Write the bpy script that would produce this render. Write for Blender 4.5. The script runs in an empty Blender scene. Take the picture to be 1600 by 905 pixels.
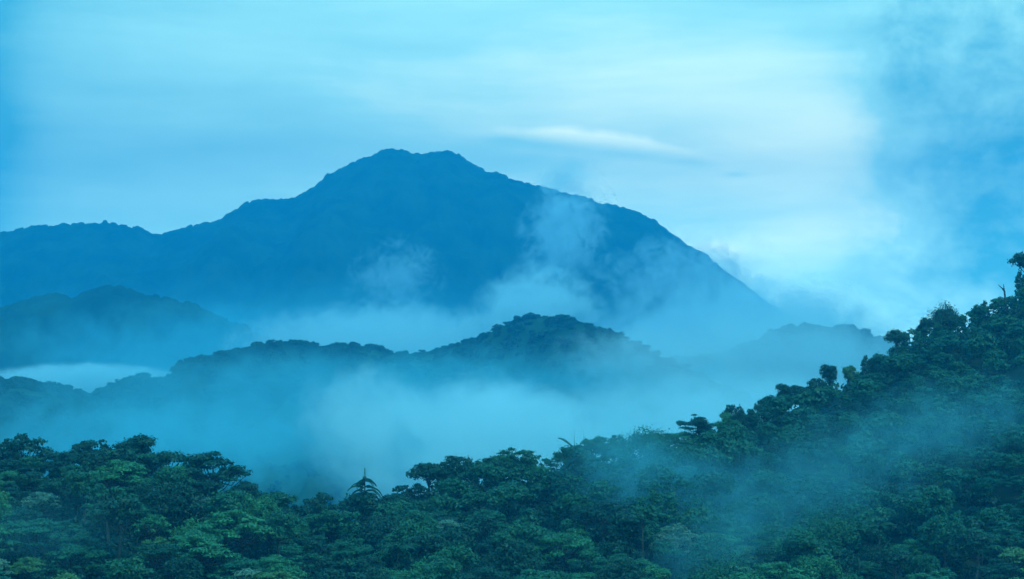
import bpy, math, random
import numpy as np
from mathutils import Vector, Matrix

# ------------------------------------------------------------------ camera, sky, sun, exposure
S = bpy.context.scene
COL = S.collection
CAM_Z = 100.0
FPX = 800.0 / math.tan(math.radians(15.0))          # focal length in photo pixels (1600 wide)
HORIZON = 600.0
PITCH = math.atan((HORIZON - 452.5) / FPX)

cam_d = bpy.data.cameras.new("camera")
cam = bpy.data.objects.new("camera", cam_d)
COL.objects.link(cam)
cam.location = (0, 0, CAM_Z)
cam.rotation_euler = (math.radians(90) + PITCH, 0, 0)
cam_d.angle = math.radians(30.0)
cam_d.clip_start, cam_d.clip_end = 1.0, 40000.0
S.camera = cam

SUN_ELEV, SUN_AZ = math.radians(58), math.radians(150)   # azimuth from +Y towards +X
world = bpy.data.worlds.new("World")
S.world = world
world.use_nodes = True
SKY_STRENGTH = 0.1
HAZE_DENSITY = 0.00027

sun_d = bpy.data.lights.new("sun", 'SUN')
sun_d.energy = 1.5
sun_d.angle = math.radians(16)
sun_d.color = (0.55, 1.0, 0.85)                        # daylight filtered by the blue-hour overcast
sun = bpy.data.objects.new("sun", sun_d)
COL.objects.link(sun)
sv = Vector((math.sin(SUN_AZ) * math.cos(SUN_ELEV), math.cos(SUN_AZ) * math.cos(SUN_ELEV), math.sin(SUN_ELEV)))
sun.rotation_euler = sv.to_track_quat('Z', 'Y').to_euler()

S.view_settings.view_transform = 'Standard'
S.view_settings.look = 'None'
S.view_settings.exposure = 0.0
S.view_settings.gamma = 1.0
S.view_settings.use_curve_mapping = False
S.render.engine = 'CYCLES'
cy = S.cycles
cy.use_denoising = True
try:
    cy.denoiser = 'OPENIMAGEDENOISE'
except Exception:
    pass
cy.max_bounces = 6
cy.diffuse_bounces = 2
cy.glossy_bounces = 1
cy.transmission_bounces = 2
cy.transparent_max_bounces = 4
cy.volume_bounces = 4
cy.volume_step_rate = 1.0
cy.volume_max_steps = 128
cy.use_adaptive_sampling = True
cy.adaptive_threshold = 0.01


# ------------------------------------------------------------------ node helpers
class NT:
    def __init__(self, tree):
        self.t = tree
        tree.nodes.clear()

    def n(self, typ, **kw):
        nd = self.t.nodes.new(typ)
        for k, v in kw.items():
            setattr(nd, k, v)
        return nd

    def set(self, sock, v):
        if hasattr(v, 'is_linked') or isinstance(v, bpy.types.NodeSocket):
            self.t.links.new(v, sock)
        else:
            sock.default_value = v

    def math(self, op, a, b=0.0, c=0.0, clamp=False):
        nd = self.n('ShaderNodeMath', operation=op, use_clamp=clamp)
        for i, v in enumerate((a, b, c)):
            self.set(nd.inputs[i], v)
        return nd.outputs[0]

    def vmath(self, op, a, b=(0, 0, 0)):
        nd = self.n('ShaderNodeVectorMath', operation=op)
        self.set(nd.inputs[0], a)
        self.set(nd.inputs[1], b)
        return nd.outputs['Value'] if op in ('LENGTH', 'DOT_PRODUCT') else nd.outputs[0]

    def comb(self, x, y, z):
        nd = self.n('ShaderNodeCombineXYZ')
        for i, v in enumerate((x, y, z)):
            self.set(nd.inputs[i], v)
        return nd.outputs[0]

    def noise(self, vec, scale, detail=4.0, rough=0.55, dist=0.0):
        nd = self.n('ShaderNodeTexNoise')
        self.set(nd.inputs['Vector'], vec)
        nd.inputs['Scale'].default_value = scale
        nd.inputs['Detail'].default_value = detail
        nd.inputs['Roughness'].default_value = rough
        nd.inputs['Distortion'].default_value = dist
        return nd.outputs[0]

    def smooth(self, v, a, b, lo=0.0, hi=1.0):
        nd = self.n('ShaderNodeMapRange', interpolation_type='SMOOTHSTEP')
        self.set(nd.inputs['Value'], v)
        nd.inputs['From Min'].default_value = a
        nd.inputs['From Max'].default_value = b
        nd.inputs['To Min'].default_value = lo
        nd.inputs['To Max'].default_value = hi
        return nd.outputs[0]

    def mix(self, f, a, b, mode='MIX'):
        nd = self.n('ShaderNodeMix', data_type='RGBA', blend_type=mode)
        self.set(nd.inputs[0], f)
        self.set(nd.inputs[6], a)
        self.set(nd.inputs[7], b)
        return nd.outputs[2]


def c4(r, g, b):
    return (r, g, b, 1.0)


def px_az(px):
    return math.degrees(math.atan((px - 800) / FPX))


def px_el(py):
    return math.degrees(math.atan((HORIZON - py) / FPX))


# ------------------------------------------------------------------ sky (function of direction only)
def build_sky():
    w = NT(world.node_tree)
    sky = w.n('ShaderNodeTexSky', sky_type='NISHITA')
    sky.sun_disc = False
    sky.sun_elevation = SUN_ELEV
    sky.sun_rotation = SUN_AZ
    sky.altitude = 600
    sky.dust_density = 0.5
    sky.ozone_density = 4.0
    gen = w.n('ShaderNodeTexCoord').outputs['Generated']
    sep = w.n('ShaderNodeSeparateXYZ')
    w.set(sep.inputs[0], gen)
    x, y, z = sep.outputs
    az = w.math('MULTIPLY', w.math('ARCTAN2', x, y), 57.29578)
    el = w.math('MULTIPLY', w.math('ARCSINE', z), 57.29578)

    def blob(px, py, rx, ry, amp, rot=0.0, warp=None):
        a0, e0 = px_az(px), px_el(py)
        sa, se = rx / FPX * 57.3, ry / FPX * 57.3
        da, de = w.math('SUBTRACT', az, a0), w.math('SUBTRACT', el, e0)
        if rot:
            c, s = math.cos(math.radians(rot)), math.sin(math.radians(rot))
            da2 = w.math('ADD', w.math('MULTIPLY', da, c), w.math('MULTIPLY', de, s))
            de = w.math('SUBTRACT', w.math('MULTIPLY', de, c), w.math('MULTIPLY', da, s))
            da = da2
        if warp is not None:
            de = w.math('ADD', de, warp)
        qa, qe = w.math('DIVIDE', da, sa), w.math('DIVIDE', de, se)
        q = w.math('ADD', w.math('MULTIPLY', qa, qa), w.math('MULTIPLY', qe, qe))
        return w.math('MULTIPLY', w.math('EXPONENT', w.math('MULTIPLY', q, -1.0)), amp)

    # stretched cirrostratus streaks and softer cumulus-like lumps
    v1 = w.comb(w.math('MULTIPLY', az, 0.09), w.math('MULTIPLY', el, 0.55), 3.1)
    streak = w.math('SUBTRACT', w.noise(v1, 1.0, 5, 0.55, 0.2), 0.5)
    v2 = w.comb(w.math('MULTIPLY', az, 0.33), w.math('MULTIPLY', el, 0.40), 7.7)
    lump = w.math('SUBTRACT', w.noise(v2, 1.0, 6, 0.58, 0.15), 0.5)
    v3 = w.comb(w.math('MULTIPLY', az, 0.8), w.math('MULTIPLY', el, 0.9), 1.7)
    fine = w.math('SUBTRACT', w.noise(v3, 1.0, 4, 0.6, 0.3), 0.5)

    f = 0.36
    for b in SKY_BLOBS:
        warp = w.math('MULTIPLY', fine, b[6]) if len(b) > 6 else None
        f = w.math('ADD', f, blob(*b[:6], warp=warp))
    # the right-hand part of the sky is broken by darker ragged mist
    rightside = w.smooth(az, px_az(1280), px_az(1420))
    f = w.math('ADD', f, w.math('MULTIPLY', w.math('MULTIPLY', lump, rightside), 1.3))
    f = w.math('ADD', f, w.math('MULTIPLY', w.math('MULTIPLY', fine, rightside), 0.35))
    f = w.math('ADD', f, w.math('MULTIPLY', streak, 0.62))
    f = w.math('ADD', f, w.math('MULTIPLY', lump, 0.12))
    # one lens-shaped cloud right of the summit: crisp bright upper edge, shaded base
    d2px = FPX / 57.29578
    a = w.math('MULTIPLY', w.math('SUBTRACT', az, px_az(935)), d2px)
    v = w.math('ADD', w.math('MULTIPLY', w.math('SUBTRACT', el, px_el(226)), d2px), w.math('MULTIPLY', a, 0.115))
    u = w.math('DIVIDE', a, 205.0)
    u2 = w.math('SUBTRACT', 1.0, w.math('MULTIPLY', u, u))
    h = w.math('ADD', w.math('MULTIPLY', u2, 29.0), w.math('MULTIPLY', fine, 20.0))
    inside = w.math('MULTIPLY', w.smooth(w.math('SUBTRACT', h, v), 0.0, 15.0), w.smooth(v, -24.0, -6.0))
    inside = w.math('MULTIPLY', inside, w.smooth(u2, 0.0, 0.55))
    f = w.math('ADD', f, w.math('MULTIPLY', inside, w.smooth(v, -14.0, 18.0, -0.11, 0.26)))
    f = w.math('MINIMUM', w.math('MAXIMUM', f, 0.0), 1.25)

    k = 1.0 / SKY_STRENGTH
    ramp = w.n('ShaderNodeValToRGB')
    w.set(ramp.inputs[0], w.math('DIVIDE', f, 1.25))
    e = ramp.color_ramp.elements
    e[0].position, e[1].position = 0.0, 1.0
    e[0].color = c4(*[v * k for v in SKY_DARK])
    e[1].color = c4(*[v * k for v in SKY_BRIGHT])
    m = e.new(0.42)
    m.color = c4(*[v * k for v in SKY_MID])
    m2 = e.new(0.75)
    m2.color = c4(*[v * k for v in SKY_LIGHT])
    # overhead the cover thins out to the clear deep-blue evening sky
    clear = w.mix(1.0, sky.outputs[0], c4(*SKY_TINT), 'MULTIPLY')
    over = w.smooth(el, 13.0, 30.0)
    glow = w.smooth(el, 7.5, 1.0, 1.0, 1.9)                # the deck is thinnest towards the horizon
    lit = w.vmath('MULTIPLY', ramp.outputs[0], w.comb(glow, glow, glow))
    colr = w.mix(over, lit, clear)
    bg = w.n('ShaderNodeBackground')
    w.set(bg.inputs['Color'], colr)
    bg.inputs['Strength'].default_value = SKY_STRENGTH
    out = w.n('ShaderNodeOutputWorld')
    w.set(out.inputs['Surface'], bg.outputs[0])


SKY_DARK = (0.13, 0.74, 0.90)
SKY_MID = (0.68, 1.53, 1.40)
SKY_LIGHT = (1.8, 2.36, 1.72)
SKY_BRIGHT = (3.4, 3.45, 2.2)
SKY_TINT = (0.68, 5.85, 4.6)
SKY_BLOBS = [
    (1080, 200, 420, 170, 0.36),
    (1280, 230, 150, 100, 0.26),
    (640, 60, 420, 110, 0.10),
    (880, 85, 260, 24, 0.14, 3, 0.25),
    (-40, 180, 75, 420, -0.42),
    (100, 40, 120, 160, -0.06),
    (1425, 130, 70, 70, -0.36, 0, 1.2),
    (1570, 300, 100, 150, -0.48, 0, 1.2),
    (1490, 425, 130, 60, -0.26, 0, 1.0),
    (1450, 300, 90, 170, -0.20, 0, 1.2),
    (1560, 40, 90, 60, 0.12),
    (880, 278, 36, 20, -0.16, 20, 0.8),
    (1150, 274, 20, 5, -0.14),
    (1125, 388, 36, 13, 0.16, -8, 0.6),
    (1330, 440, 460, 120, 0.22),
    (500, 330, 700, 80, 0.06),
    (300, 300, 420, 60, 0.02),
]
build_sky()


# ------------------------------------------------------------------ geometry helpers
RX = Matrix.Rotation(math.radians(90) + PITCH, 3, 'X')


def at(px, py, Y):
    """World point on the view line through a photo pixel, at ground distance Y."""
    d = RX @ Vector(((px - 800) / FPX, (452.5 - py) / FPX, -1.0))
    s = Y / d.y
    return Vector((d.x * s, Y, CAM_Z + d.z * s))


def to_px(p):
    d = RX.transposed() @ Vector((p[0], p[1], p[2] - CAM_Z))
    return 800 + FPX * d.x / -d.z, 452.5 - FPX * d.y / -d.z


def mesh_np(name, verts, faces, mats=(), smooth=False, attr=None):
    """faces: (n,4) or (n,3) int array."""
    me = bpy.data.meshes.new(name)
    verts = np.asarray(verts, np.float32)
    faces = np.asarray(faces, np.int32)
    nf, k = faces.shape
    me.vertices.add(len(verts))
    me.vertices.foreach_set('co', verts.ravel())
    me.loops.add(nf * k)
    me.loops.foreach_set('vertex_index', faces.ravel())
    me.polygons.add(nf)
    me.polygons.foreach_set('loop_start', np.arange(0, nf * k, k, dtype=np.int32))
    me.update(calc_edges=True)
    if smooth:
        me.polygons.foreach_set('use_smooth', np.ones(nf, bool))
    if attr is not None:
        a = me.attributes.new('tint', 'FLOAT', 'FACE')
        a.data.foreach_set('value', np.asarray(attr, np.float32))
    for m in mats:
        me.materials.append(m)
    me.validate()
    return me


def link(name, data, parent=None):
    o = bpy.data.objects.new(name, data)
    COL.objects.link(o)
    if parent is not None:
        o.parent = parent
    return o


def tag(o, label=None, cat=None, group=None, kind=None):
    for k, v in (('label', label), ('category', cat), ('group', group), ('kind', kind)):
        if v:
            o[k] = v
    return o


def interp(pts, x):
    xs = [p[0] for p in pts]
    return np.interp(x, xs, [p[1] for p in pts])


def smooth_interp(pts, x):
    """Piecewise cubic (Catmull-like, monotone enough) interpolation."""
    xs = np.array([p[0] for p in pts], float)
    ys = np.array([p[1] for p in pts], float)
    m = np.gradient(ys, xs)
    x = np.clip(np.asarray(x, float), xs[0], xs[-1])
    i = np.clip(np.searchsorted(xs, x) - 1, 0, len(xs) - 2)
    h = xs[i + 1] - xs[i]
    t = (x - xs[i]) / h
    return ((2 * t**3 - 3 * t**2 + 1) * ys[i] + (t**3 - 2 * t**2 + t) * h * m[i]
            + (-2 * t**3 + 3 * t**2) * ys[i + 1] + (t**3 - t**2) * h * m[i + 1])


def hash2(ix, iy, seed):
    h = np.sin(ix * 127.1 + iy * 311.7 + seed * 74.7) * 43758.5453
    return h - np.floor(h)


def vnoise(x, y, seed=0):
    x, y = np.asarray(x, float), np.asarray(y, float)
    ix, iy = np.floor(x), np.floor(y)
    fx, fy = x - ix, y - iy
    fx, fy = fx * fx * (3 - 2 * fx), fy * fy * (3 - 2 * fy)
    a, b = hash2(ix, iy, seed), hash2(ix + 1, iy, seed)
    c, d = hash2(ix, iy + 1, seed), hash2(ix + 1, iy + 1, seed)
    return (a * (1 - fx) + b * fx) * (1 - fy) + (c * (1 - fx) + d * fx) * fy - 0.5


def fbm(x, y, seed=0, octs=4):
    s, a, f = 0.0, 1.0, 1.0
    for o in range(octs):
        s = s + a * vnoise(x * f, y * f, seed + o * 13)
        a *= 0.5
        f *= 2.03
    return s


def cells(x, y, seed=0):
    """Rounded bumps (crown-like): 1 at a cell's point, falling to 0."""
    ix, iy = np.floor(x), np.floor(y)
    best = np.full(np.shape(x), 9.0)
    hgt = np.zeros(np.shape(x))
    for dx in (-1, 0, 1):
        for dy in (-1, 0, 1):
            px = ix + dx + hash2(ix + dx, iy + dy, seed)
            py = iy + dy + hash2(ix + dx, iy + dy, seed + 5)
            d = (px - x) ** 2 + (py - y) ** 2
            near = d < best
            best = np.where(near, d, best)
            hgt = np.where(near, 0.5 + hash2(ix + dx, iy + dy, seed + 9), hgt)
    return np.sqrt(np.clip(1 - best, 0, 1)) * hgt


def grid_faces(nr, nc):
    i = np.arange(nr - 1)[:, None] * nc + np.arange(nc - 1)[None, :]
    return np.stack([i, i + 1, i + nc + 1, i + nc], -1).reshape(-1, 4)


# ------------------------------------------------------------------ materials
def leaf_material(name, col_a, col_b, gloss=0.35):
    m = bpy.data.materials.new(name)
    m.use_nodes = True
    w = NT(m.node_tree)
    at_ = w.n('ShaderNodeAttribute', attribute_name='tint').outputs['Fac']
    oi = w.n('ShaderNodeObjectInfo').outputs['Random']
    f = w.math('ADD', w.math('MULTIPLY', at_, 0.62), w.math('MULTIPLY', oi, 0.38))
    col = w.mix(f, c4(*col_a), c4(*col_b))
    bs = w.n('ShaderNodeBsdfPrincipled')
    w.set(bs.inputs['Base Color'], col)
    bs.inputs['Roughness'].default_value = 0.5
    bs.inputs['Specular IOR Level'].default_value = gloss
    tr = w.n('ShaderNodeBsdfTranslucent')
    w.set(tr.inputs['Color'], col)
    mx = w.n('ShaderNodeMixShader')
    mx.inputs[0].default_value = 0.18
    w.set(mx.inputs[1], bs.outputs[0])
    w.set(mx.inputs[2], tr.outputs[0])
    out = w.n('ShaderNodeOutputMaterial')
    w.set(out.inputs['Surface'], mx.outputs[0])
    return m


def rough_material(name, col_a, col_b, scale, bump=0.0):
    m = bpy.data.materials.new(name)
    m.use_nodes = True
    w = NT(m.node_tree)
    pos = w.n('ShaderNodeNewGeometry').outputs['Position']
    nz = w.noise(pos, scale, 6, 0.6)
    col = w.mix(w.smooth(nz, 0.35, 0.65), c4(*col_a), c4(*col_b))
    bs = w.n('ShaderNodeBsdfPrincipled')
    w.set(bs.inputs['Base Color'], col)
    bs.inputs['Roughness'].default_value = 0.9
    bs.inputs['Specular IOR Level'].default_value = 0.1
    if bump:
        b = w.n('ShaderNodeBump')
        b.inputs['Strength'].default_value = 0.6
        b.inputs['Distance'].default_value = bump
        w.set(b.inputs['Height'], nz)
        w.set(bs.inputs['Normal'], b.outputs[0])
    out = w.n('ShaderNodeOutputMaterial')
    w.set(out.inputs['Surface'], bs.outputs[0])
    return m


TONES = {
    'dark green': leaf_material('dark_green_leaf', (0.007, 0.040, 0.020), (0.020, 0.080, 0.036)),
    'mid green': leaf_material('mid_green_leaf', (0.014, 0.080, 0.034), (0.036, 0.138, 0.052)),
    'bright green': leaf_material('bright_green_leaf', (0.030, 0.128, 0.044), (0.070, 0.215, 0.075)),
    'yellowish green': leaf_material('yellow_green_leaf', (0.065, 0.145, 0.038), (0.140, 0.235, 0.064)),
    'pale silvery green': leaf_material('silvery_leaf', (0.070, 0.145, 0.080), (0.210, 0.280, 0.170), 0.5),
}
M_BARK = rough_material('bark', (0.035, 0.030, 0.024), (0.085, 0.075, 0.060), 1.5)
M_DEAD = rough_material('dead_wood', (0.045, 0.042, 0.038), (0.08, 0.075, 0.07), 1.2)
M_GROUND = rough_material('forest_floor', (0.010, 0.020, 0.009), (0.025, 0.032, 0.016), 0.15)
M_FARHILL = rough_material('far_forest_slope', (0.012, 0.036, 0.018), (0.032, 0.075, 0.032), 0.012)
M_FARLEAF = leaf_material('far_leaf', (0.016, 0.052, 0.022), (0.040, 0.095, 0.036))
M_UNDER = leaf_material('undergrowth_leaf', (0.008, 0.034, 0.016), (0.026, 0.078, 0.034))

# ------------------------------------------------------------------ the foreground hillside (left hill, gully, right hill)
# skyline of the tree tops in the photo: (px, py), and the distance of that crest
TOPS = [(-600, 700), (-150, 690), (0, 690), (60, 705), (130, 695), (200, 690), (260, 712), (330, 735), (400, 765), (460, 775),
        (520, 790), (545, 802), (590, 778), (650, 745), (720, 718), (800, 706), (850, 712), (900, 692), (1000, 678),
        (1080, 660), (1150, 640), (1220, 606), (1300, 580), (1370, 552), (1410, 520), (1470, 492), (1530, 474),
        (1580, 448), (1640, 415), (1760, 360), (2200, 260)]
CREST_Y = [(-600, 380), (0, 375), (300, 370), (450, 365), (545, 385), (700, 410), (900, 430), (1080, 455), (1220, 485),
           (1370, 525), (1530, 565), (1640, 590), (2200, 660)]
NEAR_Y = [(-600, 265), (0, 272), (540, 290), (1000, 305), (1600, 320), (2200, 330)]
TREE_H = 11.0


def ground_point(px, t):
    """Ground of the hillside: t=0 below the picture's lower edge, t=1 at the crest, t>1 behind it."""
    px = np.asarray(px, float)
    t = np.asarray(t, float)
    yc = smooth_interp(CREST_Y, px)
    yn = smooth_interp(NEAR_Y, px)
    top = smooth_interp(TOPS, px)
    pyc = top + 0.86 * TREE_H * FPX / yc
    pyn = 1010.0 + 0 * px
    tt = np.clip(t, 0, 1)
    g = 1 - (1 - tt) ** 1.25
    Y = yn + (yc - yn) * tt
    py = pyn + (pyc - pyn) * g
    z = CAM_Z + (HORIZON - py) / FPX * Y
    back = np.clip(t - 1, 0, None) * 300.0
    front = np.clip(-t, 0, None) * 300.0
    Yw = Y + back - front
    z = z - back * 0.62 - 0.0008 * back**2
    z = np.where(front > 0, z + (96.0 - z) * np.clip((front - 90) / 230, 0, 1) ** 2 - 9 * np.sin(np.clip(front / 180, 0, 1) * math.pi), z)
    X = (px - 800) / FPX * np.maximum(Yw, 120)
    edge = np.clip((1 - t) * 3, 0, 1) * np.clip(t * 4 + 0.3, 0, 1)
    z = z + edge * (4.5 * fbm(X / 46, Yw / 46, 3, 3) + 1.2 * fbm(X / 9, Yw / 9, 8, 2))
    return X, Yw, np.maximum(z, -60.0)


def build_hillside():
    pxs = np.linspace(-550, 2150, 271)
    ts = np.concatenate([np.linspace(-1.1, 0, 24, endpoint=False), np.linspace(0, 1, 60, endpoint=False), np.linspace(1, 2.2, 36)])
    P, T = np.meshgrid(pxs, ts)
    X, Y, Z = ground_point(P, T)
    v = np.stack([X, Y, Z], -1).reshape(-1, 3)
    o = link('hillside', mesh_np('hillside', v, grid_faces(len(ts), len(pxs)), [M_GROUND], True))
    tag(o, kind='structure')


build_hillside()
vf = mesh_np('valley_floor', [(-5600, -600, -61), (5600, -600, -61), (5600, 5200, -61), (-5600, 5200, -61)], [(0, 1, 2, 3)], [M_GROUND])
tag(link('valley_floor', vf), kind='structure')


# ------------------------------------------------------------------ leaves, clumps, crowns
def leaves(rng, centres, normals, size, elong=1.6):
    n = len(centres)
    nr = normals / (np.linalg.norm(normals, axis=1, keepdims=True) + 1e-9)
    r = rng.normal(size=(n, 3))
    t = np.cross(nr, r)
    t /= np.linalg.norm(t, axis=1, keepdims=True) + 1e-9
    b = np.cross(nr, t)
    s = (size * rng.uniform(0.7, 1.35, n))[:, None]
    L, W = t * s * 0.5 * elong, b * s * 0.5
    fold = nr * s * 0.12
    v = np.stack([centres - L, centres + W - fold, centres + L, centres - W - fold], 1).reshape(-1, 3)
    f = np.arange(n * 4).reshape(-1, 4)
    return v, f


def clump_points(rng, c, r, flat, n, fill=0.35, up=0.5, jitter=0.55):
    """Leaf centres and normals of one leafy clump: mostly its upper skin."""
    d = rng.normal(size=(n, 3))
    d[:, 2] = np.where(rng.random(n) < 0.78, np.abs(d[:, 2]), d[:, 2])
    d /= np.linalg.norm(d, axis=1, keepdims=True)
    rad = np.where(rng.random(n) < fill, rng.uniform(0.3, 0.9, n), np.clip(rng.normal(0.97, 0.13, n), 0.5, 1.45))
    lob = 1 + 0.22 * np.sin(d[:, 0] * 5 + rng.uniform(0, 6)) * np.cos(d[:, 1] * 4 + rng.uniform(0, 6))
    p = d * (rad * lob)[:, None] * np.array([r, r, r * flat])
    nrm = d * np.array([1, 1, 1 / max(flat, 0.3)]) / 1.4 + np.array([0, 0, up]) + rng.normal(size=(n, 3)) * jitter
    return c + p, nrm


def tube(pts, radii, sides=6):
    v, f = [], []
    pts = [np.asarray(p, float) for p in pts]
    for i, p in enumerate(pts):
        d = pts[min(i + 1, len(pts) - 1)] - pts[max(i - 1, 0)]
        d = d / (np.linalg.norm(d) + 1e-9)
        a = np.cross(d, (0.31, 0.95, 0.1))
        a /= np.linalg.norm(a) + 1e-9
        b = np.cross(d, a)
        for k in range(sides):
            th = 2 * math.pi * k / sides
            v.append(p + radii[i] * (a * math.cos(th) + b * math.sin(th)))
    for i in range(len(pts) - 1):
        for k in range(sides):
            k2 = (k + 1) % sides
            f.append((i * sides + k, i * sides + k2, (i + 1) * sides + k2, (i + 1) * sides + k))
    return np.array(v), np.array(f)


def join(parts):
    vs, fs, o = [], [], 0
    for v, f in parts:
        vs.append(v)
        fs.append(np.asarray(f) + o)
        o += len(v)
    return np.concatenate(vs), np.concatenate(fs)


def make_crown(seed, form, R, H, dens=1.0, size=0.5):
    """Returns crown mesh data and trunk mesh data for a tree of height H and crown radius R."""
    rng = np.random.default_rng(seed)
    clumps = []                                             # centre, radius, flattening
    if form == 'layered':
        # pads of foliage laid over a wide umbrella, a second tier below it
        lean = rng.uniform(-0.1, 0.1, 2)
        m = 30
        for j in range(m):
            q = math.sqrt((j + 0.6) / m) * rng.uniform(0.9, 1.05)
            a = j * 2.39996 + rng.uniform(-0.35, 0.35)
            tier = rng.random() < 0.30
            zz = H * (0.96 - 0.30 * q * q - (0.13 if tier else 0.0)) + rng.uniform(-0.5, 0.35)
            q = min(q, 1.02) * (0.85 if tier else 1.0)
            clumps.append(((R * q * math.cos(a) + lean[0] * zz, R * q * math.sin(a) + lean[1] * zz, zz - 0.6),
                           R * rng.uniform(0.17, 0.30), rng.uniform(0.24, 0.42)))
    elif form == 'rounded':
        m = 46
        for j in range(m):
            u = 1 - 1.55 * (j + 0.5) / m
            a = j * 2.39996 + rng.uniform(-0.25, 0.25)
            s = math.sqrt(max(0, 1 - u * u))
            q = rng.uniform(0.74, 0.90)
            clumps.append(((R * q * s * math.cos(a), R * q * s * math.sin(a), H - R * 0.86 + u * q * R * 0.86),
                           R * rng.uniform(0.17, 0.27), rng.uniform(0.6, 0.85)))
        clumps.append(((0, 0, H - R * 0.9), R * 0.62, 0.9))
    elif form == 'open':
        m = 30
        for j in range(m):
            u = 1 - 1.25 * (j + 0.5) / m
            a = j * 2.39996 + rng.uniform(-0.5, 0.5)
            s = math.sqrt(max(0, 1 - u * u))
            q = rng.uniform(0.62, 1.0)
            hh = H * 0.30
            clumps.append(((R * q * s * math.cos(a), R * q * s * math.sin(a), H - hh - R * 0.12 + u * q * hh + rng.uniform(-0.5, 0.5)),
                           R * rng.uniform(0.15, 0.27), rng.uniform(0.4, 0.7)))
    elif form == 'tufted':                                  # uneven, several heads at different heights
        for hd in range(4):
            a = rng.uniform(0, 6.3)
            q = R * rng.uniform(0.15, 0.55) if hd else 0.0
            hc = np.array([q * math.cos(a), q * math.sin(a), H * rng.uniform(0.62, 0.84)])
            rh = R * rng.uniform(0.42, 0.58)
            for j in range(13):
                d = rng.normal(size=3)
                d[2] = abs(d[2]) * 0.9 - 0.15
                d /= np.linalg.norm(d)
                c = hc + d * rh * np.array([1, 1, 0.72]) * rng.uniform(0.6, 1.0)
                clumps.append((tuple(c), R * rng.uniform(0.17, 0.27), rng.uniform(0.5, 0.8)))
    elif form == 'feathery':                                # fine drooping sprays, bamboo-like
        for j in range(26):
            a = rng.uniform(0, 6.3)
            q = R * math.sqrt(rng.random()) * 0.95
            zt = H * (0.98 - 0.42 * (q / R) ** 1.6) * rng.uniform(0.86, 1.02)
            clumps.append(((q * math.cos(a), q * math.sin(a), zt - 0.8), R * rng.uniform(0.2, 0.3), rng.uniform(0.75, 1.15)))
    # no two crowns alike: some clumps missing, the others uneven in size and place
    keep = [q for q in clumps if rng.random() > 0.16]
    clumps = [(tuple(np.array(c) + rng.normal(size=3) * R * np.array([0.06, 0.06, 0.05])), r * math.exp(rng.normal(0, 0.24)), fl) for c, r, fl in keep]
    cp, cn, ct = [], [], []
    for c, r, fl in clumps:
        area = 2.6 * r * r * (1 + fl)
        n = int(max(24, dens * area / (size * size) * 2.3))
        p, nr = clump_points(rng, np.array(c), r, fl, n,
                             up=0.6 if form == 'layered' else 0.3,
                             jitter=0.6 if form in ('open', 'feathery') else 0.5)
        cp.append(p)
        cn.append(nr)
        ct.append(np.clip(rng.normal(0.5, 0.16) + rng.normal(0, 0.2, n), 0, 1))
    cp, cn, ct = np.concatenate(cp), np.concatenate(cn), np.concatenate(ct)
    kz = H / np.percentile(cp[:, 2], 99.7)
    cp[:, 2] *= kz
    clumps = [((c[0], c[1], c[2] * kz), r, fl) for c, r, fl in clumps]
    v, f = leaves(rng, cp, cn, size * (0.8 if form == 'feathery' else 1.0), 2.3 if form == 'feathery' else 1.55)
    # trunk and limbs
    parts = []
    base_r = 0.028 * H
    fork = H * (0.42 if form in ('layered', 'open') else 0.5)
    sway = rng.uniform(-0.5, 0.5, 2)
    tp = [np.array([0, 0, -1.2]), np.array([sway[0] * 0.4, sway[1] * 0.4, fork * 0.55]), np.array([sway[0], sway[1], fork]),
          np.array([sway[0] * 0.6, sway[1] * 0.6, H * 0.72])]
    parts.append(tube(tp, [base_r * 1.25, base_r * 0.9, base_r * 0.75, base_r * 0.3], 7))
    order = rng.permutation(len(clumps))[: (22 if form in ('layered', 'open') else 14)]
    for j in order:
        c = np.array(clumps[j][0])
        s0 = rng.uniform(0.0, 0.75)
        st = tp[2] * (1 - s0) + tp[3] * s0
        mid = st * 0.5 + c * 0.5 + np.array([0, 0, -0.08 * H * rng.uniform(0.2, 1.0)]) + rng.normal(size=3) * 0.25
        parts.append(tube([st, mid, c], [base_r * 0.42, base_r * 0.26, base_r * 0.10], 5))
    tv, tf = join(parts)
    return (v, f, ct), (tv, tf)


FORMS = {
    'layered': dict(R=5.6, H=11.0, size=0.31, n=4),
    'rounded': dict(R=4.6, H=11.5, size=0.29, n=3),
    'open': dict(R=4.9, H=12.5, size=0.38, n=3),
    'tufted': dict(R=5.0, H=11.8, size=0.33, n=5),
    'feathery': dict(R=4.2, H=10.5, size=0.27, n=3),
}
LIB = {}
sd = 11
for form, p in FORMS.items():
    LIB[form] = []
    for k in range(p['n']):
        sd += 1
        (v, f, ct), (tv, tf) = make_crown(sd, form, p['R'], p['H'], 1.0, p['size'])
        cm = mesh_np('crown', v, f, [TONES['mid green']], False, ct)
        tm = mesh_np('trunk', tv, tf, [M_BARK], True)
        LIB[form].append((cm, tm, p['H'], p['R'], (v, f, ct)))

# coarse crowns for woods further off
COARSE = []
for k, form in enumerate(('rounded', 'tufted', 'open', 'tufted')):
    (v, f, ct), _ = make_crown(90 + k, form, 4.8, 11.0, 0.75, 0.95)
    COARSE.append((v, f, ct))
FINEFAR = []
for k, form in enumerate(('rounded', 'tufted', 'layered', 'tufted')):
    (v, f, ct), _ = make_crown(70 + k, form, 4.8, 11.0, 0.8, 0.46)
    FINEFAR.append((v, f, ct))


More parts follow.
